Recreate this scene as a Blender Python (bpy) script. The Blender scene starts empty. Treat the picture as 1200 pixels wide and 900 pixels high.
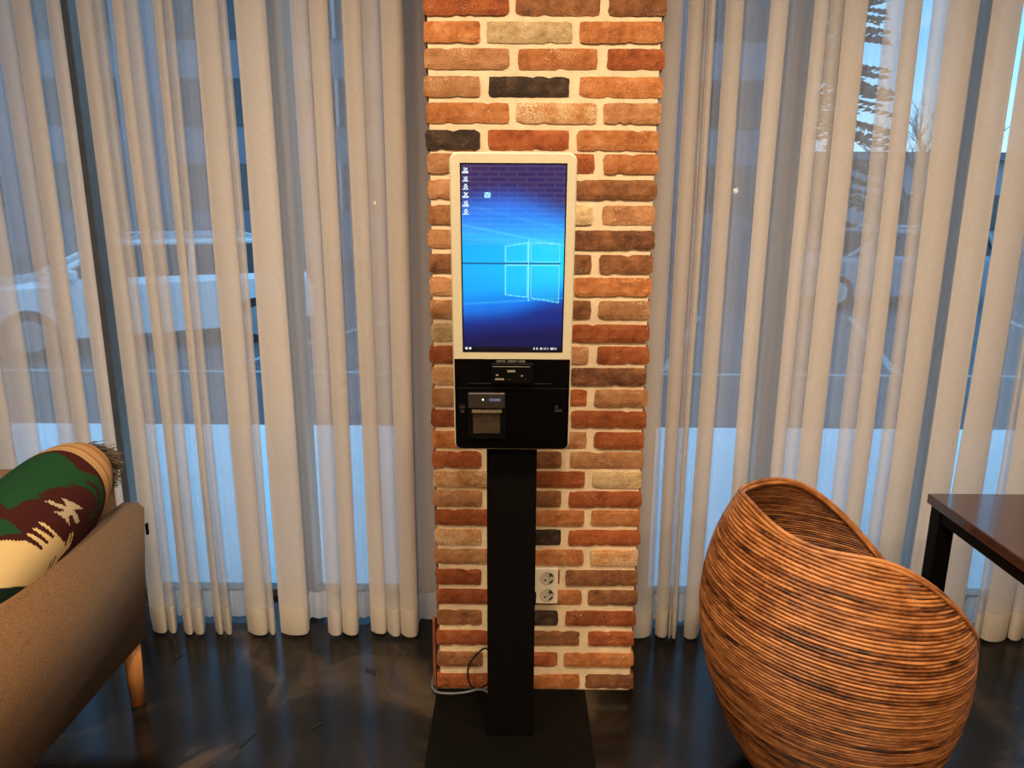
import bpy, bmesh, math, random
from mathutils import Vector, Matrix, noise
random.seed(7)
R = math.radians
S = bpy.context.scene
COL = S.collection

# ------------------------------------------------------------------ camera, sky, lights, exposure
cam_d = bpy.data.cameras.new('camera'); cam = bpy.data.objects.new('camera', cam_d); COL.objects.link(cam)
cam_d.sensor_width = 36; cam_d.lens = 857/1200*36; cam_d.clip_start = .02; cam_d.clip_end = 400
cam.matrix_world = Matrix.Translation((0, 0, 1.5)) @ Matrix.Rotation(R(.33), 4, 'Z') @ Matrix.Rotation(R(90-13.58), 4, 'X') @ Matrix.Rotation(R(.3), 4, 'Z')
S.camera = cam
S.view_settings.view_transform = 'Standard'; S.view_settings.look = 'None'
S.view_settings.gamma = 1; S.view_settings.use_curve_mapping = False
S.view_settings.exposure = 0.0
S.cycles.transparent_max_bounces = 32
S.cycles.max_bounces = 8
S.cycles.sample_clamp_indirect = 6
S.cycles.caustics_reflective = False; S.cycles.caustics_refractive = False

W = bpy.data.worlds.new('dusk_sky'); S.world = W; W.use_nodes = True
nt = W.node_tree; nt.nodes.clear()
def N(nt, t, **k):
    n = nt.nodes.new(t)
    for a, v in k.items():
        if a.startswith('i_'):
            n.inputs[a[2:].replace('_', ' ')].default_value = v
        else: setattr(n, a, v)
    return n
tc = N(nt, 'ShaderNodeTexCoord'); sep = N(nt, 'ShaderNodeSeparateXYZ')
nt.links.new(tc.outputs['Generated'], sep.inputs[0])
rmp = N(nt, 'ShaderNodeValToRGB'); e = rmp.color_ramp.elements
e[0].position = 0.0; e[0].color = (.50, .80, 1.0, 1); e[1].position = .6; e[1].color = (.16, .46, .85, 1)
e2 = rmp.color_ramp.elements.new(.18); e2.color = (.19, .52, .88, 1)
nt.links.new(sep.outputs['Z'], rmp.inputs[0])
mp = N(nt, 'ShaderNodeMapping'); mp.inputs['Scale'].default_value = (1, 1, 2.6); nt.links.new(tc.outputs['Generated'], mp.inputs[0])
nz = N(nt, 'ShaderNodeTexNoise', i_Scale=5.0, i_Detail=6.0, i_Roughness=.55); nt.links.new(mp.outputs[0], nz.inputs['Vector'])
cr = N(nt, 'ShaderNodeValToRGB'); cr.color_ramp.elements[0].position = .54; cr.color_ramp.elements[1].position = .70
nt.links.new(nz.outputs['Fac'], cr.inputs[0])
mx = N(nt, 'ShaderNodeMixRGB'); mx.inputs['Color2'].default_value = (.62, .76, .92, 1)
nt.links.new(cr.outputs[0], mx.inputs['Fac']); nt.links.new(rmp.outputs[0], mx.inputs['Color1'])
bg = N(nt, 'ShaderNodeBackground'); bg.inputs['Strength'].default_value = 2.0
nt.links.new(mx.outputs[0], bg.inputs['Color']); wo = N(nt, 'ShaderNodeOutputWorld'); nt.links.new(bg.outputs[0], wo.inputs[0])

WARM = (1.0, .75, .49)
# ceiling downlights and an added wall-wash pair: (x, y, watts); fixtures are built further down in the same places
LAMPS = [(-.75, .95, 28), (.15, .95, 28), (1.15, .95, 28), (-1.7, -.7, 34), (0, -.7, 30), (1.7, -.7, 34), (-1.7, -5.0, 170), (1.7, -5.0, 170)]  # last two are added to brighten the back wall mirrored in the screen
CEIL = 2.95
for i, (x, y, w) in enumerate(LAMPS):
    l = bpy.data.lights.new('downlight', 'AREA'); l.shape = 'DISK'; l.size = .16; l.energy = w; l.color = WARM; l.spread = R(150)
    o = bpy.data.objects.new('downlight_or_wash_source', l); o.location = (x, y, CEIL-.035); COL.objects.link(o)

# ------------------------------------------------------------------ helpers
def newmat(name):
    m = bpy.data.materials.new(name); m.use_nodes = True; m.node_tree.nodes.clear(); return m, m.node_tree
def out(nt, s, disp=None):
    o = N(nt, 'ShaderNodeOutputMaterial'); nt.links.new(s, o.inputs[0])
def coords(nt, kind='Object', scale=(1, 1, 1)):
    t = N(nt, 'ShaderNodeTexCoord'); m = N(nt, 'ShaderNodeMapping'); m.inputs['Scale'].default_value = scale
    nt.links.new(t.outputs[kind], m.inputs[0]); return m.outputs[0]
def pmat(name, col, rough=.5, metal=0, nscale=0, namt=.15, bump=0, bscale=None, scale=(1, 1, 1), emis=None, estr=0, coat=0, spec=.5, sheen=0):
    m, nt = newmat(name); p = N(nt, 'ShaderNodeBsdfPrincipled')
    p.inputs['Base Color'].default_value = (*col, 1); p.inputs['Roughness'].default_value = rough; p.inputs['Metallic'].default_value = metal
    p.inputs['Coat Weight'].default_value = coat; p.inputs['Specular IOR Level'].default_value = spec; p.inputs['Sheen Weight'].default_value = sheen
    if emis: p.inputs['Emission Color'].default_value = (*emis, 1); p.inputs['Emission Strength'].default_value = estr
    if nscale:
        v = coords(nt, scale=scale); n = N(nt, 'ShaderNodeTexNoise', i_Scale=nscale, i_Detail=5.0); nt.links.new(v, n.inputs['Vector'])
        r = N(nt, 'ShaderNodeValToRGB'); a, b = r.color_ramp.elements; a.position = .3; b.position = .7
        a.color = (*[c*(1-namt) for c in col], 1); b.color = (*[min(1, c*(1+namt)) for c in col], 1)
        nt.links.new(n.outputs['Fac'], r.inputs[0]); nt.links.new(r.outputs[0], p.inputs['Base Color'])
    if bump:
        v = coords(nt, scale=scale); n = N(nt, 'ShaderNodeTexNoise', i_Scale=bscale or nscale, i_Detail=3.0); nt.links.new(v, n.inputs['Vector'])
        b = N(nt, 'ShaderNodeBump', i_Strength=bump, i_Distance=.004); nt.links.new(n.outputs['Fac'], b.inputs['Height']); nt.links.new(b.outputs[0], p.inputs['Normal'])
    out(nt, p.outputs[0]); return m

def mesh(name, verts, faces, smooth=False):
    me = bpy.data.meshes.new(name); me.from_pydata([tuple(v) for v in verts], [], faces); me.update()
    if smooth: me.polygons.foreach_set('use_smooth', [True]*len(me.polygons))
    return me
def bmesh_mesh(name, bm, smooth=False):
    me = bpy.data.meshes.new(name); bmesh.ops.recalc_face_normals(bm, faces=bm.faces); bm.to_mesh(me); bm.free()
    if smooth: me.polygons.foreach_set('use_smooth', [True]*len(me.polygons))
    return me
def link(name, me, mat=None, parent=None, loc=None, rot=None):
    o = bpy.data.objects.new(name, me); COL.objects.link(o)
    if me is not None and mat is not None and len(me.materials) == 0: me.materials.append(mat)
    if parent is not None: o.parent = parent
    if loc is not None: o.location = loc
    if rot is not None: o.rotation_euler = rot
    return o
def worldloc(p):
    v = Vector((0, 0, 0))
    while p is not None: v += p.location; p = p.parent
    return v
def part(name, bm, mat, parent, smooth=False):      # shape given in world coordinates, parent unrotated
    if parent is not None: bmesh.ops.translate(bm, verts=bm.verts, vec=-worldloc(parent))
    return link(name, bmesh_mesh(name, bm, smooth), mat, parent)
def thing(name, label, cat, loc=(0, 0, 0), group=None, rotz=0):
    o = bpy.data.objects.new(name, None); COL.objects.link(o); o.location = loc; o.rotation_euler = (0, 0, rotz); o.empty_display_size = .05
    o['label'] = label; o['category'] = cat
    if group: o['group'] = group
    return o
def tag(o, label, cat, group=None):
    o['label'] = label; o['category'] = cat
    if group: o['group'] = group
    return o
def struct(o, label=None):
    o['kind'] = 'structure'
    if label: o['label'] = label
    return o
def BM(): return bmesh.new()
def box(bm, x0, x1, y0, y1, z0, z1, bev=0, seg=2, M=None):
    r = bmesh.ops.create_cube(bm, size=1); vs = r['verts']
    bmesh.ops.scale(bm, verts=vs, vec=(x1-x0, y1-y0, z1-z0)); bmesh.ops.translate(bm, verts=vs, vec=((x0+x1)/2, (y0+y1)/2, (z0+z1)/2))
    if bev:
        es = list({e for v in vs for e in v.link_edges})
        r = bmesh.ops.bevel(bm, geom=es, offset=bev, segments=seg, affect='EDGES', profile=.5); vs = list({v for f in r['faces'] for v in f.verts} | {v for v in vs if v.is_valid})
    if M is not None: bmesh.ops.transform(bm, matrix=M, verts=vs)
    return vs
def cyl(bm, p0, p1, r0, r1=None, seg=16, cap=True):
    r1 = r0 if r1 is None else r1; p0 = Vector(p0); p1 = Vector(p1); d = p1-p0
    M = Matrix.Translation((p0+p1)/2) @ d.to_track_quat('Z', 'Y').to_matrix().to_4x4()
    return bmesh.ops.create_cone(bm, cap_ends=cap, segments=seg, radius1=r0, radius2=r1, depth=d.length, matrix=M)['verts']
def tube(bm, pts, r, seg=6, closed=False):
    pts = [Vector(p) for p in pts]; n = len(pts); rings = []
    up = Vector((0, 0, 1))
    for i, p in enumerate(pts):
        a = pts[(i-1) % n] if closed else pts[max(i-1, 0)]; b = pts[(i+1) % n] if closed else pts[min(i+1, n-1)]
        t = (b-a).normalized(); s = t.cross(up)
        if s.length < .05: s = t.cross(Vector((1, 0, 0)))
        s.normalize(); u = s.cross(t); rr = r[i] if isinstance(r, (list, tuple)) else r
        rings.append([bm.verts.new(p + (s*math.cos(k*2*math.pi/seg)+u*math.sin(k*2*math.pi/seg))*rr) for k in range(seg)])
    m = n if closed else n-1
    for i in range(m):
        A, B = rings[i], rings[(i+1) % n]
        for k in range(seg): bm.faces.new((A[k], A[(k+1) % seg], B[(k+1) % seg], B[k]))
    if not closed: bm.faces.new(rings[0][::-1]); bm.faces.new(rings[-1])
def smooth_path(pts, it=2, closed=False):
    pts = [Vector(p) for p in pts]
    for _ in range(it):
        q = [] if closed else [pts[0]]
        for i in range(len(pts) if closed else len(pts)-1):
            a, b = pts[i], pts[(i+1) % len(pts)]; q += [a*.75+b*.25, a*.25+b*.75]
        if not closed: q.append(pts[-1])
        pts = q
    return pts

# ------------------------------------------------------------------ materials
def floor_mat():
    m, nt = newmat('dark_epoxy'); p = N(nt, 'ShaderNodeBsdfPrincipled'); p.inputs['Specular IOR Level'].default_value = .32
    v = coords(nt); w = N(nt, 'ShaderNodeTexNoise', i_Scale=.9, i_Detail=3.0, i_Distortion=1.6); nt.links.new(v, w.inputs['Vector'])
    mxv = N(nt, 'ShaderNodeMixRGB'); mxv.inputs['Fac'].default_value = .35; nt.links.new(v, mxv.inputs[1]); nt.links.new(w.outputs['Color'], mxv.inputs[2])
    n = N(nt, 'ShaderNodeTexNoise', i_Scale=1.7, i_Detail=7.0, i_Roughness=.55, i_Distortion=2.2); nt.links.new(mxv.outputs[0], n.inputs['Vector'])
    r = N(nt, 'ShaderNodeValToRGB'); e = r.color_ramp.elements; e[0].position = .40; e[0].color = (.003, .003, .003, 1); e[1].position = .76; e[1].color = (.085, .062, .04, 1)
    k = e.new(.52); k.color = (.010, .0085, .007, 1); nt.links.new(n.outputs['Fac'], r.inputs[0]); nt.links.new(r.outputs[0], p.inputs['Base Color'])
    r2 = N(nt, 'ShaderNodeMapRange'); r2.inputs['To Min'].default_value = .10; r2.inputs['To Max'].default_value = .24
    n2 = N(nt, 'ShaderNodeTexNoise', i_Scale=6.0, i_Detail=4.0); nt.links.new(v, n2.inputs['Vector']); nt.links.new(n2.outputs['Fac'], r2.inputs[0]); nt.links.new(r2.outputs[0], p.inputs['Roughness'])
    out(nt, p.outputs[0]); return m
def fabric_mat(name, col, alpha, trans=.35, slub=.12):
    m, nt = newmat(name)
    v = coords(nt, 'Object', (1, 1, 1))
    mp1 = N(nt, 'ShaderNodeMapping'); mp1.inputs['Scale'].default_value = (90, 90, 1300); nt.links.new(v, mp1.inputs[0])
    mp2 = N(nt, 'ShaderNodeMapping'); mp2.inputs['Scale'].default_value = (1300, 1300, 60); nt.links.new(v, mp2.inputs[0])
    n1 = N(nt, 'ShaderNodeTexNoise', i_Scale=1.0, i_Detail=2.0); nt.links.new(mp1.outputs[0], n1.inputs['Vector'])
    n2 = N(nt, 'ShaderNodeTexNoise', i_Scale=1.0, i_Detail=2.0); nt.links.new(mp2.outputs[0], n2.inputs['Vector'])
    ad = N(nt, 'ShaderNodeMath', operation='ADD'); nt.links.new(n1.outputs['Fac'], ad.inputs[0]); nt.links.new(n2.outputs['Fac'], ad.inputs[1])
    mr = N(nt, 'ShaderNodeMapRange'); mr.inputs['From Min'].default_value = .6; mr.inputs['From Max'].default_value = 1.4
    mr.inputs['To Min'].default_value = alpha-slub; mr.inputs['To Max'].default_value = min(1, alpha+slub); nt.links.new(ad.outputs[0], mr.inputs[0])
    d = N(nt, 'ShaderNodeBsdfDiffuse'); d.inputs[0].default_value = (*col, 1); t = N(nt, 'ShaderNodeBsdfTranslucent'); t.inputs[0].default_value = (*col, 1)
    a = N(nt, 'ShaderNodeMixShader'); a.inputs[0].default_value = trans; nt.links.new(d.outputs[0], a.inputs[1]); nt.links.new(t.outputs[0], a.inputs[2])
    tr = N(nt, 'ShaderNodeBsdfTransparent'); b = N(nt, 'ShaderNodeMixShader'); nt.links.new(mr.outputs[0], b.inputs[0])
    nt.links.new(tr.outputs[0], b.inputs[1]); nt.links.new(a.outputs[0], b.inputs[2]); out(nt, b.outputs[0]); return m
def glass_mat(name, tint=(.93, .96, .97)):
    m, nt = newmat(name); f = N(nt, 'ShaderNodeFresnel', i_IOR=1.5); g = N(nt, 'ShaderNodeBsdfGlossy'); g.inputs['Roughness'].default_value = .0
    t = N(nt, 'ShaderNodeBsdfTransparent'); t.inputs[0].default_value = (*tint, 1); s = N(nt, 'ShaderNodeMixShader')
    nt.links.new(f.outputs[0], s.inputs[0]); nt.links.new(t.outputs[0], s.inputs[1]); nt.links.new(g.outputs[0], s.inputs[2]); out(nt, s.outputs[0]); return m
def brick_mat(name, c0, c1, c2, speck=.0, speckc=(.7, .6, .42)):
    m, nt = newmat('brick_'+name); p = N(nt, 'ShaderNodeBsdfPrincipled'); p.inputs['Roughness'].default_value = .9; p.inputs['Specular IOR Level'].default_value = .2
    tc = N(nt, 'ShaderNodeTexCoord'); oi = N(nt, 'ShaderNodeObjectInfo'); ad = N(nt, 'ShaderNodeVectorMath', operation='ADD')
    ml = N(nt, 'ShaderNodeVectorMath', operation='SCALE'); ml.inputs['Scale'].default_value = 40.0
    cb = N(nt, 'ShaderNodeCombineXYZ'); nt.links.new(oi.outputs['Random'], cb.inputs[0]); nt.links.new(oi.outputs['Random'], cb.inputs[1]); nt.links.new(cb.outputs[0], ml.inputs[0])
    nt.links.new(tc.outputs['Object'], ad.inputs[0]); nt.links.new(ml.outputs[0], ad.inputs[1]); v = ad.outputs[0]
    n = N(nt, 'ShaderNodeTexNoise', i_Scale=22.0, i_Detail=8.0, i_Roughness=.75); nt.links.new(v, n.inputs['Vector'])
    r = N(nt, 'ShaderNodeValToRGB'); e = r.color_ramp.elements; e[0].position = .32; e[0].color = (*c0, 1); e[1].position = .68; e[1].color = (*c2, 1)
    k = e.new(.5); k.color = (*c1, 1); nt.links.new(n.outputs['Fac'], r.inputs[0])
    hsv = N(nt, 'ShaderNodeHueSaturation'); mr = N(nt, 'ShaderNodeMapRange'); mr.inputs['To Min'].default_value = .82; mr.inputs['To Max'].default_value = 1.15
    nt.links.new(oi.outputs['Random'], mr.inputs[0]); nt.links.new(mr.outputs[0], hsv.inputs['Value']); nt.links.new(r.outputs[0], hsv.inputs['Color'])
    f = N(nt, 'ShaderNodeTexNoise', i_Scale=330.0, i_Detail=2.0); nt.links.new(v, f.inputs['Vector'])
    f2 = N(nt, 'ShaderNodeTexNoise', i_Scale=14.0, i_Detail=3.0); nt.links.new(v, f2.inputs['Vector'])
    sm = N(nt, 'ShaderNodeMath', operation='MULTIPLY_ADD'); sm.inputs[1].default_value = .6; nt.links.new(f2.outputs['Fac'], sm.inputs[0]); nt.links.new(f.outputs['Fac'], sm.inputs[2])
    rr = N(nt, 'ShaderNodeMapRange'); th = 1.045-speck*.22; rr.inputs['From Min'].default_value = th; rr.inputs['From Max'].default_value = th+.10; nt.links.new(sm.outputs[0], rr.inputs[0])
    mc = N(nt, 'ShaderNodeMixRGB'); mc.inputs['Color2'].default_value = (*speckc, 1); nt.links.new(rr.outputs[0], mc.inputs[0]); nt.links.new(hsv.outputs[0], mc.inputs[1])
    rd = N(nt, 'ShaderNodeMapRange'); rd.inputs['From Min'].default_value = .38; rd.inputs['From Max'].default_value = .26; nt.links.new(f.outputs['Fac'], rd.inputs[0])
    md = N(nt, 'ShaderNodeMixRGB'); md.inputs['Color2'].default_value = (.05, .022, .01, 1)
    mm = N(nt, 'ShaderNodeMath', operation='MULTIPLY'); mm.inputs[1].default_value = .8; nt.links.new(rd.outputs[0], mm.inputs[0]); nt.links.new(mm.outputs[0], md.inputs[0]); nt.links.new(mc.outputs[0], md.inputs[1])
    nt.links.new(md.outputs[0], p.inputs['Base Color'])
    b = N(nt, 'ShaderNodeBump', i_Strength=.7, i_Distance=.003); nt.links.new(sm.outputs[0], b.inputs['Height']); nt.links.new(b.outputs[0], p.inputs['Normal'])
    out(nt, p.outputs[0]); return m
BR = {
 'O': brick_mat('orange', (.25, .085, .03), (.44, .165, .055), (.56, .27, .12), .25),
 'R': brick_mat('red', (.16, .042, .018), (.32, .088, .03), (.42, .15, .055), .18),
 'T': brick_mat('tan', (.25, .115, .05), (.42, .20, .088), (.54, .30, .15), .3),
 'P': brick_mat('pale', (.36, .23, .11), (.55, .40, .21), (.68, .54, .33), .5),
 'B': brick_mat('brown', (.10, .045, .022), (.24, .10, .043), (.38, .175, .075), .1),
 'K': brick_mat('umber', (.07, .03, .018), (.20, .085, .04), (.36, .16, .07), .25, (.5, .32, .17)),
 'D': brick_mat('char', (.018, .014, .012), (.045, .03, .022), (.11, .07, .045), .02),
 'S': brick_mat('flecked', (.42, .16, .05), (.54, .28, .12), (.70, .54, .30), .85),
}
MORTAR = pmat('mortar', (.74, .60, .41), .95, nscale=30, namt=.10, bump=.5, bscale=160, spec=.1)
FLOOR = floor_mat()
PLASTER = pmat('plaster', (.62, .55, .46), .9, nscale=4, namt=.05)
DARKCEIL = pmat('ceiling_paint', (.5, .46, .4), .9, nscale=3, namt=.05)
ALU = pmat('window_metal', (.22, .17, .125), .4, .3, nscale=30, namt=.1)
GLASS = glass_mat('window_glass')
SHEER = fabric_mat('sheer_voile', (.88, .83, .77), .42, .36, .05)
HEM = fabric_mat('sheer_hem', (.84, .80, .73), .86, .42, .05)

# ------------------------------------------------------------------ setting: room shell
def plain(name, x0, x1, y0, y1, z0, z1, mat, label=None, parent=None):
    b = BM(); box(b, x0, x1, y0, y1, z0, z1); o = part(name, b, mat, parent)
    return struct(o, label) if parent is None else o
WX = 4.2; WY = 2.58          # half width, inner face of the window wall
plain('floor', -WX, WX, -6, WY+.03, -.12, 0, FLOOR, 'dark glossy marbled epoxy floor')
plain('ceiling', -WX, WX, -6, WY+.14, CEIL, CEIL+.15, DARKCEIL)
plain('wall_left', -WX-.15, -WX, -6, WY+.14, 0, CEIL, PLASTER)
plain('wall_right', WX, WX+.15, -6, WY+.14, 0, CEIL, PLASTER)
def back_wall_mat():
    m, nt = newmat('back_brickwork'); p = N(nt, 'ShaderNodeBsdfPrincipled'); p.inputs['Roughness'].default_value = .9
    t = N(nt, 'ShaderNodeTexCoord'); sx = N(nt, 'ShaderNodeSeparateXYZ'); cb = N(nt, 'ShaderNodeCombineXYZ'); nt.links.new(t.outputs['Object'], sx.inputs[0])
    nt.links.new(sx.outputs['X'], cb.inputs[0]); nt.links.new(sx.outputs['Z'], cb.inputs[1])
    b = N(nt, 'ShaderNodeTexBrick'); b.inputs['Scale'].default_value = 1.0; b.inputs['Brick Width'].default_value = .235; b.inputs['Row Height'].default_value = .065; b.inputs['Mortar Size'].default_value = .008
    b.inputs['Color1'].default_value = (.42, .17, .07, 1); b.inputs['Color2'].default_value = (.28, .11, .05, 1); b.inputs['Mortar'].default_value = (.7, .6, .45, 1)
    nt.links.new(cb.outputs[0], b.inputs['Vector']); nt.links.new(b.outputs['Color'], p.inputs['Base Color']); out(nt, p.outputs[0]); return m
plain('wall_back', -WX, WX, -6.15, -6, 0, CEIL, back_wall_mat())
# window openings left and right of the pillar: jamb behind pillar, head above
plain('wall_front', -.375, .47, WY, WY+.14, 0, CEIL, PLASTER)
def window(name, x0, x1, mulls, label):
    w = BM(); t = .05
    box(w, x0, x1, WY+.03, WY+.08, 0, .03); box(w, x0, x1, WY+.02, WY+.09, CEIL-.06, CEIL)
    box(w, x0, x0+t, WY+.02, WY+.09, .03, CEIL-.06); box(w, x1-t, x1, WY+.02, WY+.09, .03, CEIL-.06)
    root = struct(link(name, bmesh_mesh(name, w), ALU), label)
    xs = [x0+t]
    for a, b_ in mulls:
        b = BM(); box(b, a, b_, WY, WY+.11, .0, CEIL-.06, .004); part('mullion', b, ALU, root); xs += [a, b_]
    xs.append(x1-t)
    for i in range(0, len(xs), 2):
        # a single sheet of glass per bay
        y = WY+.055; me = mesh('pane', [(xs[i], y, .03), (xs[i+1], y, .03), (xs[i+1], y, CEIL-.06), (xs[i], y, CEIL-.06)], [(0, 1, 2, 3)])
        link('pane', me, GLASS, root)
    return root
window('window_1', -WX, -.375, [(-3.1, -3.04), (-2.3, -2.24), (-1.512, -1.460), (-.823, -.776)], 'tall dark framed windows left of the brick pillar')
window('window_2', .47, WX, [(.892, .962), (1.506, 1.556), (2.25, 2.31), (3.0, 3.06)], 'tall dark framed windows right of the brick pillar')

# ------------------------------------------------------------------ outdoors
DECK = pmat('pale_concrete', (.93, .93, .92), .8, nscale=2.0, namt=.05)
ASPH = pmat('asphalt', (.10, .10, .105), .7, nscale=1.2, namt=.3, bump=.3, bscale=80)
LINE = pmat('road_paint', (.38, .38, .38), .7, nscale=20, namt=.1)
GZ = -.30
plain('terrace', -12, 14, WY+.03, 4.95, -.32, -.004, DECK, 'pale concrete terrace outside the windows')
plain('ground', -60, 60, 4.95, 90, GZ-.2, GZ, ASPH, 'dark asphalt parking lot outside')
for k, (x0, x1, y0, y1) in enumerate([(-12, 14, 7.9, 8.0)]):
    plain('road_line', x0, x1, y0, y1, GZ, GZ+.005, LINE, 'long white parking line painted on the asphalt')
for x in (-6.6, -2.6, -.2, 2.4, 5.0, 7.6):
    b = BM(); box(b, -.05, .05, -2.3, 2.3, 0, .005, M=Matrix.Translation((x, 10.3, GZ)) @ Matrix.Rotation(R(-18), 4, 'Z')); o = part('road_line', b, LINE, None); struct(o)

WALLG = pmat('grey_facade', (.17, .19, .23), .8, nscale=.6, namt=.12)
WALLH = pmat('grey_cladding', (.34, .36, .40), .8, nscale=.6, namt=.1)
WING = pmat('dark_window_glass', (.03, .04, .05), .1, nscale=3, namt=.3)
def building(x0, x1, y0, y1, h, mat, label, nx, nz, zo=1.0):
    r = thing('building', label, 'building', ((x0+x1)/2, y0, GZ))
    b = BM(); box(b, x0, x1, y0, y1, GZ, h); part('wall', b, mat, r)
    b = BM(); box(b, x0-.3, x1+.3, y0-.4, y1+.2, h, h+.35); part('roof', b, WALLG, r)
    dx = (x1-x0)/nx; dz = (h-zo-.6)/nz
    for i in range(nx):
        for j in range(nz):
            b = BM(); cx = x0+dx*(i+.5); z = zo+dz*j+.4
            box(b, cx-dx*.3, cx+dx*.3, y0-.05, y0+.02, z, z+dz*.55); w = part('window', b, WING, r)
            b = BM(); box(b, cx-.05, cx+.05, y0-.09, y0-.04, z, z+dz*.55); part('glazing_bar', b, WALLH, w)
    return r
building(-30, 9.2, 26, 38, 12.5, WALLG, 'tall grey building across the parking lot behind the white car', 9, 4)
building(10.2, 38, 34, 38, 3.6, WALLH, 'low grey building across the lot beyond the conifer', 6, 1, .2)
LEAF = pmat('conifer_needles', (.035, .06, .045), .9, nscale=9, namt=.4)
BARK = pmat('tree_bark', (.10, .08, .07), .9, nscale=12, namt=.3)
def conifer(x, y, h, label):
    r = thing('conifer_tree', label, 'tree', (x, y, GZ)); b = BM(); cyl(b, (x, y, GZ), (x, y, GZ+h*.96), .16, .03, 8); part('trunk', b, BARK, r)
    b = BM(); rnd = random.Random(3)
    for k in range(230):
        t = rnd.random()**.8; z = GZ+.9+t*(h-1.1); L = (1-t)*1.75+.25; a = rnd.random()*6.283; dz = -.28*L
        p0 = Vector((x, y, z)); p1 = p0+Vector((math.cos(a)*L, math.sin(a)*L, dz)); s = Vector((-math.sin(a), math.cos(a), 0))
        for m in range(7):
            f = (m+1)/7; c = p0.lerp(p1, f); w = .26*(1.15-f)*(.6+rnd.random()*.6)+.07
            for sg in (-1, 1):
                q = c+s*sg*w+Vector((math.cos(a)*.12, math.sin(a)*.12, -.10*rnd.random()))
                v = [bm_v for bm_v in (b.verts.new(c+Vector((0, 0, .05))), b.verts.new(q), b.verts.new(c-Vector((math.cos(a)*.14, math.sin(a)*.14, .05))))]
                b.faces.new(v)
    o = part('foliage', b, LEAF, r); o['kind'] = 'stuff'
conifer(7.75, 19, 9.6, 'tall dark conifer against the blue sky')
def bare_tree(x, y, h, label, seed):
    r = thing('bare_tree', label, 'tree', (x, y, GZ)); rnd = random.Random(seed); b = BM(); tw = BM()
    def grow(p, d, L, rad, lvl):
        q = p+d*L; (cyl(b, p, q, rad, rad*.7, 5) if lvl < 2 else cyl(tw, p, q, rad, rad*.6, 3))
        if lvl >= 5: return
        for _ in range(3 if lvl < 4 else 2):
            nd = (d+Vector((rnd.uniform(-1, 1), rnd.uniform(-1, 1), rnd.uniform(-.1, .7)))*.75).normalized(); grow(p+d*L*rnd.uniform(.55, 1), nd, L*.68, rad*.6, lvl+1)
    grow(Vector((x, y, GZ)), Vector((.03, 0, 1)), h*.34, .09, 0)
    part('trunk', b, BARK, r); o = part('twig', tw, BARK, r); o['kind'] = 'stuff'
bare_tree(12.3, 23.5, 6.4, 'bare branched tree just beyond the conifer', 5)
bare_tree(16.0, 27, 6.2, 'smaller bare tree on the far side of the first bare tree', 9)

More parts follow.
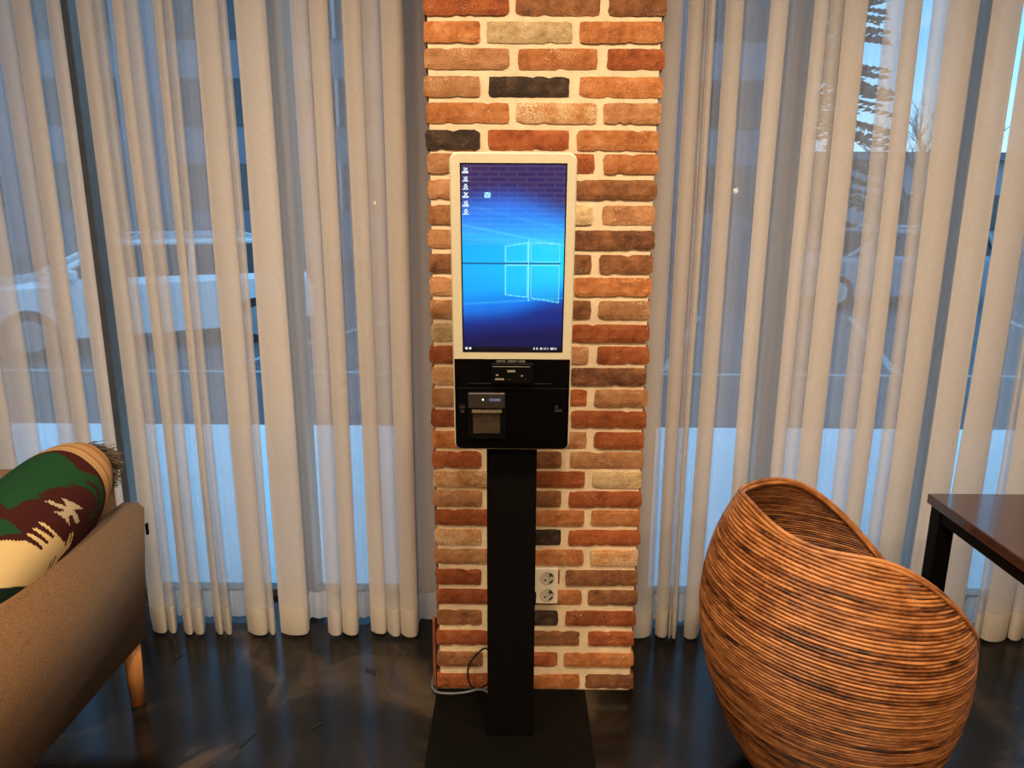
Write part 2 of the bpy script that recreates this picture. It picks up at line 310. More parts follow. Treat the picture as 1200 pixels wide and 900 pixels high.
CARW = pmat('white_car_paint', (.80, .82, .84), .25, coat=.6, nscale=2, namt=.02)
CARS = pmat('silver_car_paint', (.26, .29, .34), .3, coat=.5, nscale=2, namt=.05)
CARG = pmat('car_glass', (.02, .025, .03), .06, nscale=2, namt=.1)
TYRE = pmat('tyre_rubber', (.02, .02, .02), .8, nscale=20, namt=.2)
RIM = pmat('alloy', (.5, .5, .52), .35, .8, nscale=20, namt=.1)
LENS = pmat('lamp_lens', (.75, .78, .8), .1, nscale=10, namt=.1)
def car(x, y, yaw, label, name='car', s=1.0, CARW=CARW):
    r = thing(name, label, 'car', (x, y, GZ), rotz=yaw)
    def P(nm, b, m, par=None, sm=False): return link(nm, bmesh_mesh(nm, b, sm), m, par or r)
    L = 2.25
    # body side profile (x forward), extruded across the width with tumblehome
    low = [(-L, .35), (-L-.03, .75), (-L+.05, 1.0), (1.15, 1.02), (1.9, .92), (L-.03, .78), (L+.02, .55), (L-.1, .30), (1.85, .26), (-1.9, .26)]
    b = BM()
    rows = []
    for yy, f in ((-.92, .0), (-.90, .02), (-.80, .05), (.80, .05), (.90, .02), (.92, .0)):
        rows.append([b.verts.new((px*(1 if abs(yy) < .91 else .97), yy, (pz if abs(yy) < .85 else min(pz, .93)))) for px, pz in low])
    n = len(low)
    for i in range(len(rows)-1):
        for k in range(n): b.faces.new((rows[i][k], rows[i][(k+1) % n], rows[i+1][(k+1) % n], rows[i+1][k]))
    b.faces.new(rows[0][::-1]); b.faces.new(rows[-1]); P('body', b, CARW)
    # greenhouse: dark glass block with pillars and a white roof
    gh = [(-2.1, 1.0), (-1.9, 1.42), (.25, 1.46), (1.15, 1.0)]
    b = BM(); A = []
    for sg in (-1, 1): A.append([b.verts.new((px, sg*(.80 if pz < 1.1 else .64), pz)) for px, pz in gh])
    b.faces.new(A[0][::-1]); b.faces.new(A[1])
    for k in range(4): b.faces.new((A[0][k], A[0][(k+1) % 4], A[1][(k+1) % 4], A[1][k]))
    P('cabin_glass', b, CARG)
    b = BM(); box(b, -1.98, .32, -.66, .66, 1.42, 1.50, .03); P('roof', b, CARW)
    for sg in (-1, 1):
        b = BM(); tube(b, [(-1.8, sg*.6, 1.5), (-1.6, sg*.6, 1.55), (.0, sg*.6, 1.56), (.15, sg*.6, 1.5)], .018); P('roof_rail', b, RIM)
        for px0, px1 in ((1.18, .28), (-.62, -.66), (-2.1, -1.92)):
            b = BM(); cyl(b, (px0 if px0 != -.62 else -.6, sg*.82, 1.0), (px1, sg*.66, 1.46), .045, .04, 6); P('window_pillar', b, CARW)
        b = BM(); box(b, .78, .93, sg*.9-.09, sg*.9+.09, 1.0, 1.14, .03); P('wing_mirror', b, CARW)
        b = BM(); box(b, 1.98, 2.24, sg*.68-.16, sg*.68+.16, .70, .82, .03); P('headlight', b, LENS)
        b = BM(); box(b, -2.29, -2.2, sg*.75-.1, sg*.75+.1, .75, .95, .02); P('tail_light', b, pmat('red_lens', (.4, .02, .02), .2, nscale=10, namt=.1))
        for wx in (-1.4, 1.4):
            b = BM(); cyl(b, (wx, sg*.72, .33), (wx, sg*.94, .33), .33, seg=24); w = P('wheel', b, TYRE)
            b = BM(); cyl(b, (wx, sg*.935, .33), (wx, sg*.95, .33), .21, seg=12); P('hub', b, RIM, w)
    b = BM(); box(b, 2.2, 2.28, -.5, .5, .5, .68, .02); P('grille', b, CARG)
    r.scale = (s, s, s)
    return r
car(-5.05, 9.8, R(212), 'white estate car parked close outside the window beside the sofa', s=.92)
car(7.0, 14.5, R(190), 'silver car parked farther out beyond the rattan chair', s=.95, CARW=CARS)
car(13.0, 15.5, R(200), 'silver car seen through the curtain above the dark wooden table', s=.95, CARW=CARS)

# ------------------------------------------------------------------ brick pillar
PX0, PX1, PY = -.247, .380, 2.045
pill = struct(link('pillar', bmesh_mesh('pillar', (lambda b: (box(b, PX0+.012, PX1-.012, PY+.0045, WY+.03, 0, CEIL), b)[1])(BM())), MORTAR), 'reclaimed brick pillar between the curtains')
def brick_mesh(L, Hh, D, seed):
    rnd = random.Random(seed); nx = max(4, int(L/.014)); nz = 4; b = BM(); F = []; K = []
    for j in range(nz+1):
        row = []; rk = []
        for i in range(nx+1):
            u, v = i/nx, j/nz; x = (u-.5)*L; z = (v-.5)*Hh; edge = i in (0, nx) or j in (0, nz); corner = i in (0, nx) and j in (0, nz)
            jx = rnd.uniform(-.0022, .0008)*(1 if u > .5 else -1) if i in (0, nx) else rnd.uniform(-.003, .003)
            jz = rnd.uniform(-.0014, .0004)*(1 if v > .5 else -1) if j in (0, nz) else rnd.uniform(-.003, .003)
            if edge and rnd.random() < .07: jz += -.0038*(1 if v > .5 else -1)*(j in (0, nz))
            if corner: jx -= .002*(1 if u > .5 else -1); jz -= .002*(1 if v > .5 else -1)
            y = .0022 if edge else rnd.uniform(-.0008, .0008)
            row.append(b.verts.new((x+jx, y, z+jz)))
            if edge: pass
        F.append(row)
    for j in range(nz):
        for i in range(nx): b.faces.new((F[j][i], F[j][i+1], F[j+1][i+1], F[j+1][i]))
    loop = F[0] + [F[j][nx] for j in range(1, nz)] + F[nz][::-1] + [F[j][0] for j in range(nz-1, 0, -1)]
    back = [b.verts.new((v.co.x, D, v.co.z)) for v in loop]
    n = len(loop)
    for k in range(n): b.faces.new((loop[(k+1) % n], loop[k], back[k], back[(k+1) % n]))
    return bmesh_mesh('brick', b)
cache = {}
def put_brick(cx, y, cz, L, code, rz=0, D=.03):
    Lq = round(L/.006)*.006; var = random.randint(0, 3); key = (Lq, var, code)
    if key not in cache:
        g = (Lq, var)
        if g not in cache: cache[g] = brick_mesh(Lq, .0525, D, len(cache))
        me = cache[g].copy(); me.materials.append(BR[code]); cache[key] = me
    o = link('brick', cache[key], None, pill); o.location = (cx, y+random.uniform(-.0025, .001), cz); o.rotation_euler = (0, random.uniform(-.006, .006), rz)
    o.scale.x = L/Lq
    return o
ROWZ = [2.004, 1.939, 1.875, 1.807, 1.742, 1.674, 1.614, 1.547, 1.480, 1.414, 1.348, 1.285, 1.221, 1.154, 1.091, 1.028, .965, .901, .837, .775, .714, .652, .591, .527, .462, .394, .327, .255, .184, .108, .030]
CODES = ['RBB', 'OPO', 'TOR', 'TDO', 'OST', 'DRO', 'TRO', 'TOB', 'BPT', 'TRK', 'KBB', 'TOO', 'TBT', 'PRR', 'RTR', 'STK', 'TRT', 'RBR', 'OTR', 'RBT', 'SRP', 'TBR', 'ROO', 'SDR', 'TOS', 'RRB', 'ROB', 'BDR', 'RBR', 'BRO', 'ROB']
z = 2.069
while z < CEIL-.02:
    ROWZ.insert(0, round(z, 3)); CODES.insert(0, ''.join(random.choice('OORRTTBBPSK') for _ in range(3))); z += .065
base_i = len(ROWZ)-31
for i, (z, cs) in enumerate(zip(ROWZ, CODES)):
    k = i-base_i
    j1, j2 = ((-.090, .148) if k % 2 else (-.015, .218))
    g = .0105
    ex = [(PX0+random.uniform(-.002, .005), j1-g+random.uniform(-.003, .003)), (j1+g+random.uniform(-.003, .003), j2-g+random.uniform(-.003, .003)), (j2+g+random.uniform(-.003, .003), PX1+random.uniform(-.005, .002))]
    for (a, b), c in zip(ex, cs): put_brick((a+b)/2, PY, z, b-a, c)
    # returns on both flanks of the pillar
    off = .10 if k % 2 else 0
    for sx, rz in ((PX0-.001, -math.pi/2), (PX1+.001, math.pi/2)):
        c = random.choice('OORRTTBK'); L = .21 if k % 2 else .105
        put_brick(sx, PY+.036+L/2, z, L, c, rz, .03)
        put_brick(sx, PY+.036+L+.02+.105, z, .21, random.choice('OORRTTBK'), rz, .03)
b = BM(); box(b, PX0-.012, PX0-.002, PY+.01, PY+.034, 0, .24, .003)
tr = part('corner_strip', b, pmat('red_wood_strip', (.20, .07, .035), .5, nscale=14, namt=.3, scale=(4, 4, 1)), pill)

# ------------------------------------------------------------------ curtains
ZB, ZH, ZT = .014, .120, CEIL-.063
def fold_path(bands):
    pts = []; YB = 2.445
    rnd = random.Random(int(abs(bands[0][0])*1000))
    for a, b, c in bands:
        c = {1: 1, 3: 3, 5: 7}[c]
        if c == 1:
            pts += [(a+.002, YB), ((a+b)/2, YB-.012-rnd.random()*.01), (b-.002, YB)]; continue
        for q in range(c):
            y0 = YB-.02-q*(.085/(c-1)); y1 = YB-.02-(q+1)*(.085/(c-1))
            fwd = q % 2 == 0; i0 = rnd.uniform(.0, .0015); i1 = rnd.uniform(0, .0015)
            s, e = (a+i0, b-i1) if fwd else (b-i1, a+i0)
            if q == c-1:   # front face of the pleat bellies towards the room
                pts += [(s, y0), (s+(e-s)*.3, y0-.022), (s+(e-s)*.75, y0-.024), (e, y0-.004)]
            else: pts += [(s, y0), ((s+e)/2, (y0+y1)/2-.004), (e, y1)]
    P = [Vector((x*(1+(y-2.38)/2.38), y, 0)) for x, y in pts]      # knife pleats, raked outwards
    return smooth_path(P, 2)
def curtain(bands, label, seed):
    path = fold_path(bands); rnd = random.Random(seed); ph = rnd.random()*6; nzr = 22
    def sheet(z0, z1, rows):
        V = []; F = []; n = len(path)
        for j in range(rows+1):
            z = z0+(z1-z0)*j/rows; k = 1-z/ZT
            for i, p in enumerate(path):
                w = noise.noise(Vector((p.x*5+seed, z*.55, seed)))
                w2 = noise.noise(Vector((p.x*7, z*.8+9, seed+3)))
                V.append((p.x+.012*w, p.y+.012*w2*(.3+k), z + (.010*noise.noise(Vector((p.x*9, 0, seed))) if j == 0 and z0 < .05 else 0)))
        for j in range(rows):
            for i in range(n-1): a = j*n+i; F.append((a, a+1, a+n+1, a+n))
        return V, F
    V, F = sheet(ZH, ZT, nzr); o = link('curtain', mesh('curtain', V, F, True), SHEER); tag(o, label, 'curtain')
    V, F = sheet(ZB, ZH, 2); h = link('hem', mesh('hem', V, F, True), HEM, o); h['label'] = 'doubled opaque hem'
    return o
def rand_bands(x, x1, seed):
    rnd = random.Random(seed); o = []
    while x < x1-.02:
        for c in (5, 3, 1, 5, 1):
            w = rnd.uniform(.03, .07); e = min(x+w, x1); o.append((round(x, 3), round(e, 3), c)); x = e
            if x >= x1-.02: break
    return o
C1 = rand_bands(-3.3, -1.819, 4)+[(-1.819, -1.723, 5), (-1.723, -1.632, 3), (-1.632, -1.573, 1), (-1.573, -1.515, 3), (-1.515, -1.456, 5), (-1.456, -1.415, 1), (-1.415, -1.372, 5)]
C2 = [(-1.328, -1.272, 5), (-1.272, -1.237, 3), (-1.237, -1.211, 1), (-1.211, -1.17, 5), (-1.17, -1.126, 3), (-1.126, -1.089, 1), (-1.089, -1.059, 5), (-1.059, -1.03, 3), (-1.03, -0.975, 1), (-0.975, -0.896, 5), (-0.896, -0.87, 3)]
C3 = [(-0.853, -0.748, 5), (-0.748, -0.678, 1), (-0.678, -0.626, 3), (-0.626, -0.57, 5), (-0.57, -0.53, 1), (-0.53, -0.469, 5), (-0.469, -0.413, 3), (-0.413, -0.347, 5), (-0.347, -0.275, 1)]
C4 = [(0.407, 0.493, 3), (0.493, 0.505, 1), (0.505, 0.554, 5), (0.554, 0.566, 3), (0.566, 0.589, 5), (0.589, 0.618, 1), (0.618, 0.675, 5), (0.675, 0.75, 1), (0.75, 0.802, 5), (0.802, 0.877, 1), (0.877, 0.923, 5), (0.923, 0.969, 3), (0.969, 1.039, 5), (1.039, 1.09, 1), (1.09, 1.145, 3), (1.145, 1.203, 5), (1.203, 1.231, 1), (1.231, 1.275, 3), (1.275, 1.367, 5), (1.367, 1.404, 1), (1.404, 1.500, 5)]
C5 = [(1.507, 1.611, 5), (1.611, 1.657, 1), (1.657, 1.685, 3), (1.685, 1.789, 5)]+rand_bands(1.789, 3.3, 6)
curtain(C1, 'cream sheer curtain behind the sofa, ending at the dark window mullion', 1)
curtain(C2, 'cream sheer curtain hanging in front of the white car, between two dark gaps', 2)
curtain(C3, 'cream sheer curtain whose edge meets the brick pillar on the sofa side', 3)
curtain(C4, 'wide cream sheer curtain between the brick pillar and the table, behind the rattan chair', 4)
curtain(C5, 'cream sheer curtain hanging behind the dark wooden table', 5)
RAIL = pmat('rail_metal', (.7, .7, .68), .4, .6, nscale=20, namt=.1)
for nm, x0, x1 in (('window_1', -3.4, -.30), ('window_2', .41, 3.4)):
    b = BM(); box(b, x0, x1, 2.40, 2.43, CEIL-.062, CEIL); o = part('curtain_track', b, RAIL, None)
    tag(o, 'white ceiling track carrying the sheer curtains on the %s side of the pillar' % ('sofa' if x0 < 0 else 'table'), 'curtain rail')

# ------------------------------------------------------------------ kiosk
BLACK = pmat('black_powder_coat', (.0025, .0022, .002), .6, nscale=60, namt=.2, spec=.08)
GLOSSB = pmat('gloss_black_panel', (.002, .002, .002), .12, nscale=40, namt=.1, spec=.15)
HOUS = pmat('off_white_plastic', (.62, .58, .43), .35, nscale=40, namt=.02)
SILV = pmat('silver_metal', (.75, .72, .66), .3, .8, nscale=40, namt=.1)
GREYM = pmat('dark_grey_plastic', (.022, .020, .018), .4, nscale=40, namt=.1)
GREYL = pmat('panel_print', (.35, .34, .32), .6, nscale=40, namt=.05)
kx = -.010
kiosk = thing('kiosk', 'self-service touch screen kiosk on a black pole before the brick pillar', 'kiosk', (kx, 1.86, 0))
b = BM(); box(b, kx-.235, kx+.235, 1.64, 2.035, 0, .010, .002); part('base_plate', b, BLACK, kiosk)
b = BM(); box(b, kx-.066, kx+.066, 1.822, 1.892, .010, 1.50, .003); part('pole', b, BLACK, kiosk)
KO = Vector((kx, 1.787, .895)); KU = Vector((0, -.066, .9978)); KN = Vector((0, -.9978, -.066))
KM = Matrix(((1, 0, 0, KO.x), (0, -KN.y, KU.y, KO.y), (0, -KN.z, KU.z, KO.z), (0, 0, 0, 1)))   # local: x right, y into the head, z up the face
def rrect(w, h, r4, n=6):
    # r4: bl, br, tr, tl radii; origin bottom centre
    P = []
    for (cx, cz, r, a0) in ((w/2-r4[1], r4[1], r4[1], -90), (w/2-r4[2], h-r4[2], r4[2], 0), (-w/2+r4[3], h-r4[3], r4[3], 90), (-w/2+r4[0], r4[0], r4[0], 180)):
        for k in range(n+1):
            a = R(a0+90*k/n); P.append((cx+r*math.cos(a), cz+r*math.sin(a)))
    return P
def slab(bm, outline, y0, y1, bev=0, dz=0, dx=0):
    lay = [(y1, 0), (y0+bev, 0)] + ([(y0, bev)] if bev else [])
    cx = sum(p[0] for p in outline)/len(outline); cz = sum(p[1] for p in outline)/len(outline)
    rings = []
    for y, ins in lay:
        rings.append([bm.verts.new(KM @ Vector((x+dx-(ins if x > cx else -ins), y, z+dz-(ins if z > cz else -ins)))) for x, z in outline])
    n = len(outline)
    for A, B in zip(rings, rings[1:]):
        for k in range(n): bm.faces.new((A[k], A[(k+1) % n], B[(k+1) % n], B[k]))
    bm.faces.new(rings[0][::-1]); bm.faces.new(rings[-1])
HW, HH = .293, .728
b = BM(); slab(b, rrect(HW, HH, (.018, .018, .020, .020)), 0, .042, .003); housing = part('housing', b, HOUS, kiosk)
b = BM(); slab(b, rrect(HW*.8, HH*.75, (.02,)*4), .042, .075, 0, .02); part('rear_cover', b, BLACK, kiosk)
b = BM(); slab(b, rrect(HW-.007, .2375, (.015, .015, .0015, .0015)), -.0012, .002, 0, .0035); panel = part('front_panel', b, GLOSSB, kiosk)
# screen: a lit display, its picture held as colours on a fine grid
SW, SH, SB = .240, .440, .262
def mixc(a, b, t): t = max(0, min(1, t)); return tuple(x+(y-x)*t for x, y in zip(a, b))
def sst(e0, e1, x): t = max(0, min(1, (x-e0)/(e1-e0))); return t*t*(3-2*t)
def scr(u, v):
    # u to the right, v down, both 0..1; sRGB result
    top = (.08, .10, .36); bl = (0, .42, .93); cy = (0, .72, 1.0); bot = (.02, .17, .52); dk = (.02, .07, .30)
    c = mixc(top, bl, sst(.10, .27, v+.06*math.sin(u*3.1)-.07*u))
    c = mixc(c, (0, .60, .98), sst(.24, .42, v-.03*u))
    d = math.hypot((u-.66)/.95, (v-.50)/.19); c = mixc(c, cy, min(1, 1.15*math.exp(-d*d*.8)))
    c = mixc(c, (.10, .88, 1.0), .8*math.exp(-((u-.90)/.32)**2-((v-.50)/.12)**2))
    w_ = v+.05*(u-.3)
    c = mixc(c, (0, .47, .92), sst(.64, .76, w_)); c = mixc(c, bot, sst(.74, .86, w_+.05*sst(.4, 1, u))); c = mixc(c, dk, sst(.82, .95, w_))
    # light rays
    for (v0, v1, wd, s) in ((.31, .415, .006, .35), (.20, .33, .008, .12), (.735, .70, .006, .30), (.355, .44, .02, .18)):
        vv = v0+(v1-v0)*u; c = mixc(c, (.55, .95, 1), s*math.exp(-((v-vv)/wd)**2))
    # the four panes
    def q(u0, u1, ta, tb, ba, bb):
        nonlocal c
        if u0 < u < u1:
            t = (u-u0)/(u1-u0); a = ta+(tb-ta)*t; bb_ = ba+(bb-ba)*t
            if a < v < bb_:
                c = mixc(c, (.12, .83, 1), .42)
                if min(v-a, bb_-v) < .006 or min(u-u0, u1-u) < .010: c = mixc(c, (.6, .97, 1), .65)
    q(.42, .648, .418, .398, .505, .505); q(.672, .965, .395, .405, .505, .505); q(.42, .648, .518, .518, .685, .70); q(.672, .965, .518, .518, .702, .728)
    if abs(v-.5115) < .0035 and u < .97: c = mixc(c, (0, .22, .42), .7)
    if abs(u-.655) < .006 and .385 < v < .72: c = (.55, .95, 1)
    # desktop icons, a column at the edge and one standing apart
    for k, iv in enumerate((.030, .074, .115, .155, .200, .243)):
        du, dv = (u-.040)/.030, (v-iv)/.014
        if abs(du) < 1 and abs(dv) < 1:
            if dv > .55 or (abs(du) < .62 and (int((du+1)*3+k)+int((dv+1)*3)) % 3): c = (.85, .93, .98)
    if abs(u-.247) < .030 and abs(v-.156) < .014: c = (.45, .80, .95) if (int(u*90)+int(v*120)) % 3 else (.8, .95, 1)
    if v > .975:
        c = (.01, .03, .08)
        if abs(v-.9865) < .006 and (abs(u-.025) < .012 or abs(u-.065) < .009): c = (.9, .93, .95)
        for k in range(7):
            if abs(u-(.72+.036*k)) < (.010 if k != 5 else .018) and abs(v-.9865) < .0055 and (int(u*300) % 4): c = (.8, .84, .88)
    return c
nu, nv = 132, 242
V = []; F = []; 
for j in range(nv+1):
    for i in range(nu+1): V.append(KM @ Vector(((i/nu-.5)*SW+.001, -.0012, SB+SH*(1-j/nv))) - kiosk.location)
for j in range(nv):
    for i in range(nu): a = j*(nu+1)+i; F.append((a, a+nu+1, a+nu+2, a+1))
me = mesh('screen', V, F); ca = me.color_attributes.new('picture', 'FLOAT_COLOR', 'CORNER'); buf = []
lin = lambda c: c/12.92 if c <= .04045 else ((c+.055)/1.055)**2.4
for j in range(nv):
    for i in range(nu):
        r_, g_, b_ = (lin(max(0, x)) for x in scr((i+.5)/nu, (j+.5)/nv)); buf += [r_, g_, b_, 1]*4
ca.data.foreach_set('color', buf)
m, nt = newmat('lit_display'); at = N(nt, 'ShaderNodeAttribute', attribute_name='picture'); p = N(nt, 'ShaderNodeBsdfPrincipled')
p.inputs['Base Color'].default_value = (.004, .004, .006, 1); p.inputs['Roughness'].default_value = .02; p.inputs['Specular IOR Level'].default_value = 1.0; p.inputs['Emission Strength'].default_value = 1.05
nt.links.new(at.outputs['Color'], p.inputs['Emission Color']); out(nt, p.outputs[0])
me.materials.append(m); screen = link('screen', me, None, kiosk); screen['label'] = 'lit blue display showing a computer desktop'
b = BM(); slab(b, rrect(SW+.006, SH+.006, (.001,)*4), -.0008, .001, 0, SB-.003, .001); part('screen_border', b, GLOSSB, kiosk)
# fittings of the lower panel, in head coordinates (x, z from the head's bottom)
def fit(name, x0, x1, z0, z1, y0, y1, mat, par, bev=0, rad=.001):
    b = BM(); w = x1-x0; slab(b, [(px+(x0+x1)/2, pz+z0) for px, pz in rrect(w, z1-z0, (rad,)*4, 3)], y0, y1, bev); return part(name, b, mat, par)
rd = fit('card_reader', -.052, .053, .180, .232, -.011, 0, BLACK, kiosk, .002, .004)
fit('reader_slot', -.012, .008, .2105, .2160, -.0125, -.011, SILV, rd)
fit('reader_trim', -.048, .044, .2240, .2252, -.012, -.011, GREYL, rd)
fit('reader_lip', -.042, -.020, .1905, .1945, -.0135, -.011, SILV, rd)
fit('reader_light', .021, .027, .200, .2030, -.0125, -.011, SILV, rd)
fit('reader_stud', -.040, -.034, .2015, .2045, -.0125, -.011, GREYL, rd)
fit('reader_stud', -.012, -.004, .1905, .1930, -.0125, -.011, GREYM, rd)
fit('reader_stud', .031, .036, .1905, .1925, -.0125, -.011, GREYM, rd)
fit('seam', -.140, .140, .165, .1662, -.0016, -.001, GREYM, panel)
fit('shelf_line', -.108, -.052, .1775, .1790, -.0022, -.001, GREYM, panel)
fit('shelf_line', .053, .100, .1775, .1790, -.0022, -.001, GREYM, panel)
pr = fit('receipt_printer', -.112, -.016, .030, .156, -.0035, 0, BLACK, kiosk, .001, .002)
fit('printer_lid', -.110, -.018, .114, .154, -.008, -.0035, GREYM, pr, .0015, .002)
fit('cutter_bar', -.101, -.026, .102, .110, -.007, -.0035, pmat('worn_steel', (.42, .36, .28), .35, .8, nscale=60, namt=.3), pr)
fit('paper_slot', -.098, -.030, .046, .102, -.0045, -.0035, pmat('smoked_cover', (.045, .032, .022), .25, nscale=30, namt=.3), pr)
for i in range(9): fit('ridge', -.094+.0075*i, -.0925+.0075*i, .088, .101, -.0055, -.0045, BLACK, pr)
fit('status_light', -.0745, -.071, .1360, .1395, -.0095, -.008, pmat('white_led', (1, 1, 1), .3, emis=(1, 1, .95), estr=2), pr)
fit('blue_sticker', -.057, -.029, .1335, .1405, -.0085, -.008, pmat('blue_sticker', (.10, .17, .36), .4, nscale=40, namt=.2), pr)
fit('print_key', -.132, -.118, .112, .118, -.0016, -.001, GREYM, panel); fit('print_key', -.130, -.120, .100, .108, -.0016, -.001, GREYM, panel)
fit('print_key', .108, .116, .113, .121, -.0016, -.001, GREYM, panel); fit('print_key', .108, .126, .104, .111, -.0016, -.001, GREYM, panel)
def lettering(txt, size, x, z, mat, par, y=-.0016):
    c = bpy.data.curves.new('lettering', 'FONT'); c.body = txt; c.size = size; c.align_x = 'CENTER'; c.extrude = .0001; c.materials.append(mat)
    o = bpy.data.objects.new('lettering', c); COL.objects.link(o); o.parent = par
    M = KM @ Matrix.Translation((x, y, z)) @ Matrix.Rotation(R(90), 4, 'X')
    bpy.context.view_layer.update(); me = bpy.data.meshes.new_from_object(o); bpy.data.objects.remove(o)
    me.transform(Matrix.Translation(-worldloc(par)) @ M); return link('lettering', me, None, par)
lettering('\uc2e0\uc6a9\uce74\ub4dc  CREDIT CARD', .0068, -.004, .2335, GREYL, panel)
lettering('\uc601\uc218\uc99d', .0055, -.125, .1195, GREYM, panel)
b = BM()   # black plug in the socket and its lead
# cables on the floor by the pillar
CAB = pmat('black_cable', (.012, .012, .014), .4, nscale=30, namt=.1); CABG = pmat('slate_cable', (.10, .12, .15), .4, nscale=30, namt=.1)
b = BM(); tube(b, smooth_path([(-.070, 1.90, .22), (-.085, 1.985, .195), (-.118, 2.02, .145), (-.145, 2.02, .105), (-.146, 2.015, .06), (-.132, 2.01, .030), (-.11, 2.015, .022), (-.075, 2.0, .06), (-.05, 1.97, .075), (-.045, 1.90, .09)], 3), .0032, 8)
tag(part('power_cable', b, CAB, None, True), 'thin black cable looping down beside the kiosk pole', 'cable')
b = BM(); tube(b, smooth_path([(-.062, 1.90, .05), (-.075, 1.97, .045), (-.11, 2.01, .028), (-.15, 2.005, .017), (-.20, 2.00, .016), (-.246, 2.005, .016), (-.262, 2.035, .012), (-.264, 2.07, .008), (-.262, 2.3, .005)], 3), .0040, 8)
tag(part('network_cable', b, CABG, None, True), 'slate grey cable lying along the foot of the brick pillar', 'cable')

# ------------------------------------------------------------------ wall socket
SOCK = pmat('socket_plastic', (.86, .80, .66), .35, nscale=40, namt=.02)
sk = thing('wall_socket', 'cream fourfold power socket low on the brick pillar', 'socket', (.07, PY-.004, .371))
b = BM(); box(b, .008, .132, PY-.012, PY+.001, .312, .431, .003); part('face_plate', b, SOCK, sk)
HOLE = pmat('socket_well', (.60, .55, .45), .4, nscale=40, namt=.02)
for sx in (.040, .100):
    for sz in (.343, .400):
        b = BM(); vs = []
        # recessed round well: rim ring and a sunken disc
        n = 24
        for rr, yy in ((.0215, PY-.0135), (.0195, PY-.0140), (.0190, PY-.0125)): vs.append([b.verts.new((sx+rr*math.cos(6.2832*k/n), yy, sz+rr*math.sin(6.2832*k/n))) for k in range(n)])
        for A, B in zip(vs, vs[1:]):
            for k in range(n): b.faces.new((A[k], A[(k+1) % n], B[(k+1) % n], B[k]))
        b.faces.new(vs[-1]); w = part('outlet', b, HOLE, sk)
        b = BM()
        for d in (-.0095, .0095): cyl(b, (sx+d*.7, PY-.0137, sz+d*.7), (sx+d*.7, PY-.0127, sz+d*.7), .0028, seg=10)
        part('pin_hole', b, BLACK, w)
        for sg in (-1, 1):
            b = BM(); pts = [(sx+.0165*math.cos(a), PY-.0135, sz+.0165*math.sin(a)) for a in [R(45*sg+90*(sg < 0)*0-22+11*q+ (0 if sg > 0 else 0)) for q in range(5)]]
            tube(b, pts, .0022, 6); part('earth_clip', b, BLACK, w)
b = BM(); cyl(b, (.046, PY-.013, .343), (.046, PY-.055, .343), .021, .018, 16); cyl(b, (.046, PY-.045, .343), (.046, PY-.050, .300), .008, .006, 10)
tag(part('power_plug', b, BLACK, None), 'round black plug pushed into the socket half behind the pole', 'plug')

# ------------------------------------------------------------------ rattan tub chair
def rattan_mat(name, c0, c1, c2):
    m, nt = newmat(name); p = N(nt, 'ShaderNodeBsdfPrincipled'); p.inputs['Roughness'].default_value = .38; p.inputs['Specular IOR Level'].default_value = .45
    tc = N(nt, 'ShaderNodeTexCoord'); oi = N(nt, 'ShaderNodeObjectInfo'); cb = N(nt, 'ShaderNodeCombineXYZ')
    ml = N(nt, 'ShaderNodeMath', operation='MULTIPLY'); ml.inputs[1].default_value = 60; nt.links.new(oi.outputs['Random'], ml.inputs[0]); nt.links.new(ml.outputs[0], cb.inputs[2])
    ad = N(nt, 'ShaderNodeVectorMath', operation='ADD'); nt.links.new(tc.outputs['Object'], ad.inputs[0]); nt.links.new(cb.outputs[0], ad.inputs[1])
    n = N(nt, 'ShaderNodeTexNoise', i_Scale=13.0, i_Detail=5.0, i_Roughness=.65); nt.links.new(ad.outputs[0], n.inputs['Vector'])
    sm = N(nt, 'ShaderNodeMath', operation='MULTIPLY_ADD'); sm.inputs[1].default_value = .26; sm.inputs[2].default_value = -.13; nt.links.new(oi.outputs['Random'], sm.inputs[0])
    s2 = N(nt, 'ShaderNodeMath', operation='ADD'); nt.links.new(n.outputs['Fac'], s2.inputs[0]); nt.links.new(sm.outputs[0], s2.inputs[1])
    r = N(nt, 'ShaderNodeValToRGB'); e = r.color_ramp.elements; e[0].position = .28; e[0].color = (*c0, 1); e[1].position = .66; e[1].color = (*c2, 1); k = e.new(.44); k.color = (*c1, 1)
    nt.links.new(s2.outputs[0], r.inputs[0]); nt.links.new(r.outputs[0], p.inputs['Base Color'])
    out(nt, p.outputs[0]); return m
RAT = rattan_mat('rattan', (.024, .008, .004), (.175, .058, .017), (.43, .18, .060))
cx, cy, psi = .843, 1.686, 3.205
def Hrim(ph): return .647+.164*math.cos(ph)-.076*math.cos(2*ph)+.032*math.cos(3*ph)
def sp(ph, z):
    zm = .451; bb = .455 if z > zm else .527; r = .336*(1+.001*math.sin(ph)+.002*math.cos(3*ph))*max(.02, 1-abs((z-zm)/bb)**1.818)**(1/1.818)
    lx = r*math.cos(ph)*.966+.027*z; ly = r*math.sin(ph)-.106*z
    return Vector((cx+lx*math.cos(psi)-ly*math.sin(psi), cy+lx*math.sin(psi)+ly*math.cos(psi), z))
chair = thing('rattan_chair', 'round brown rattan tub chair with its high back towards the pillar', 'chair', (cx, cy, 0))
NS = 86; SEG = 120; org = chair.location
def zl(t, ph): return .02+t*(.767-.045*(1-math.cos(ph))-.02)
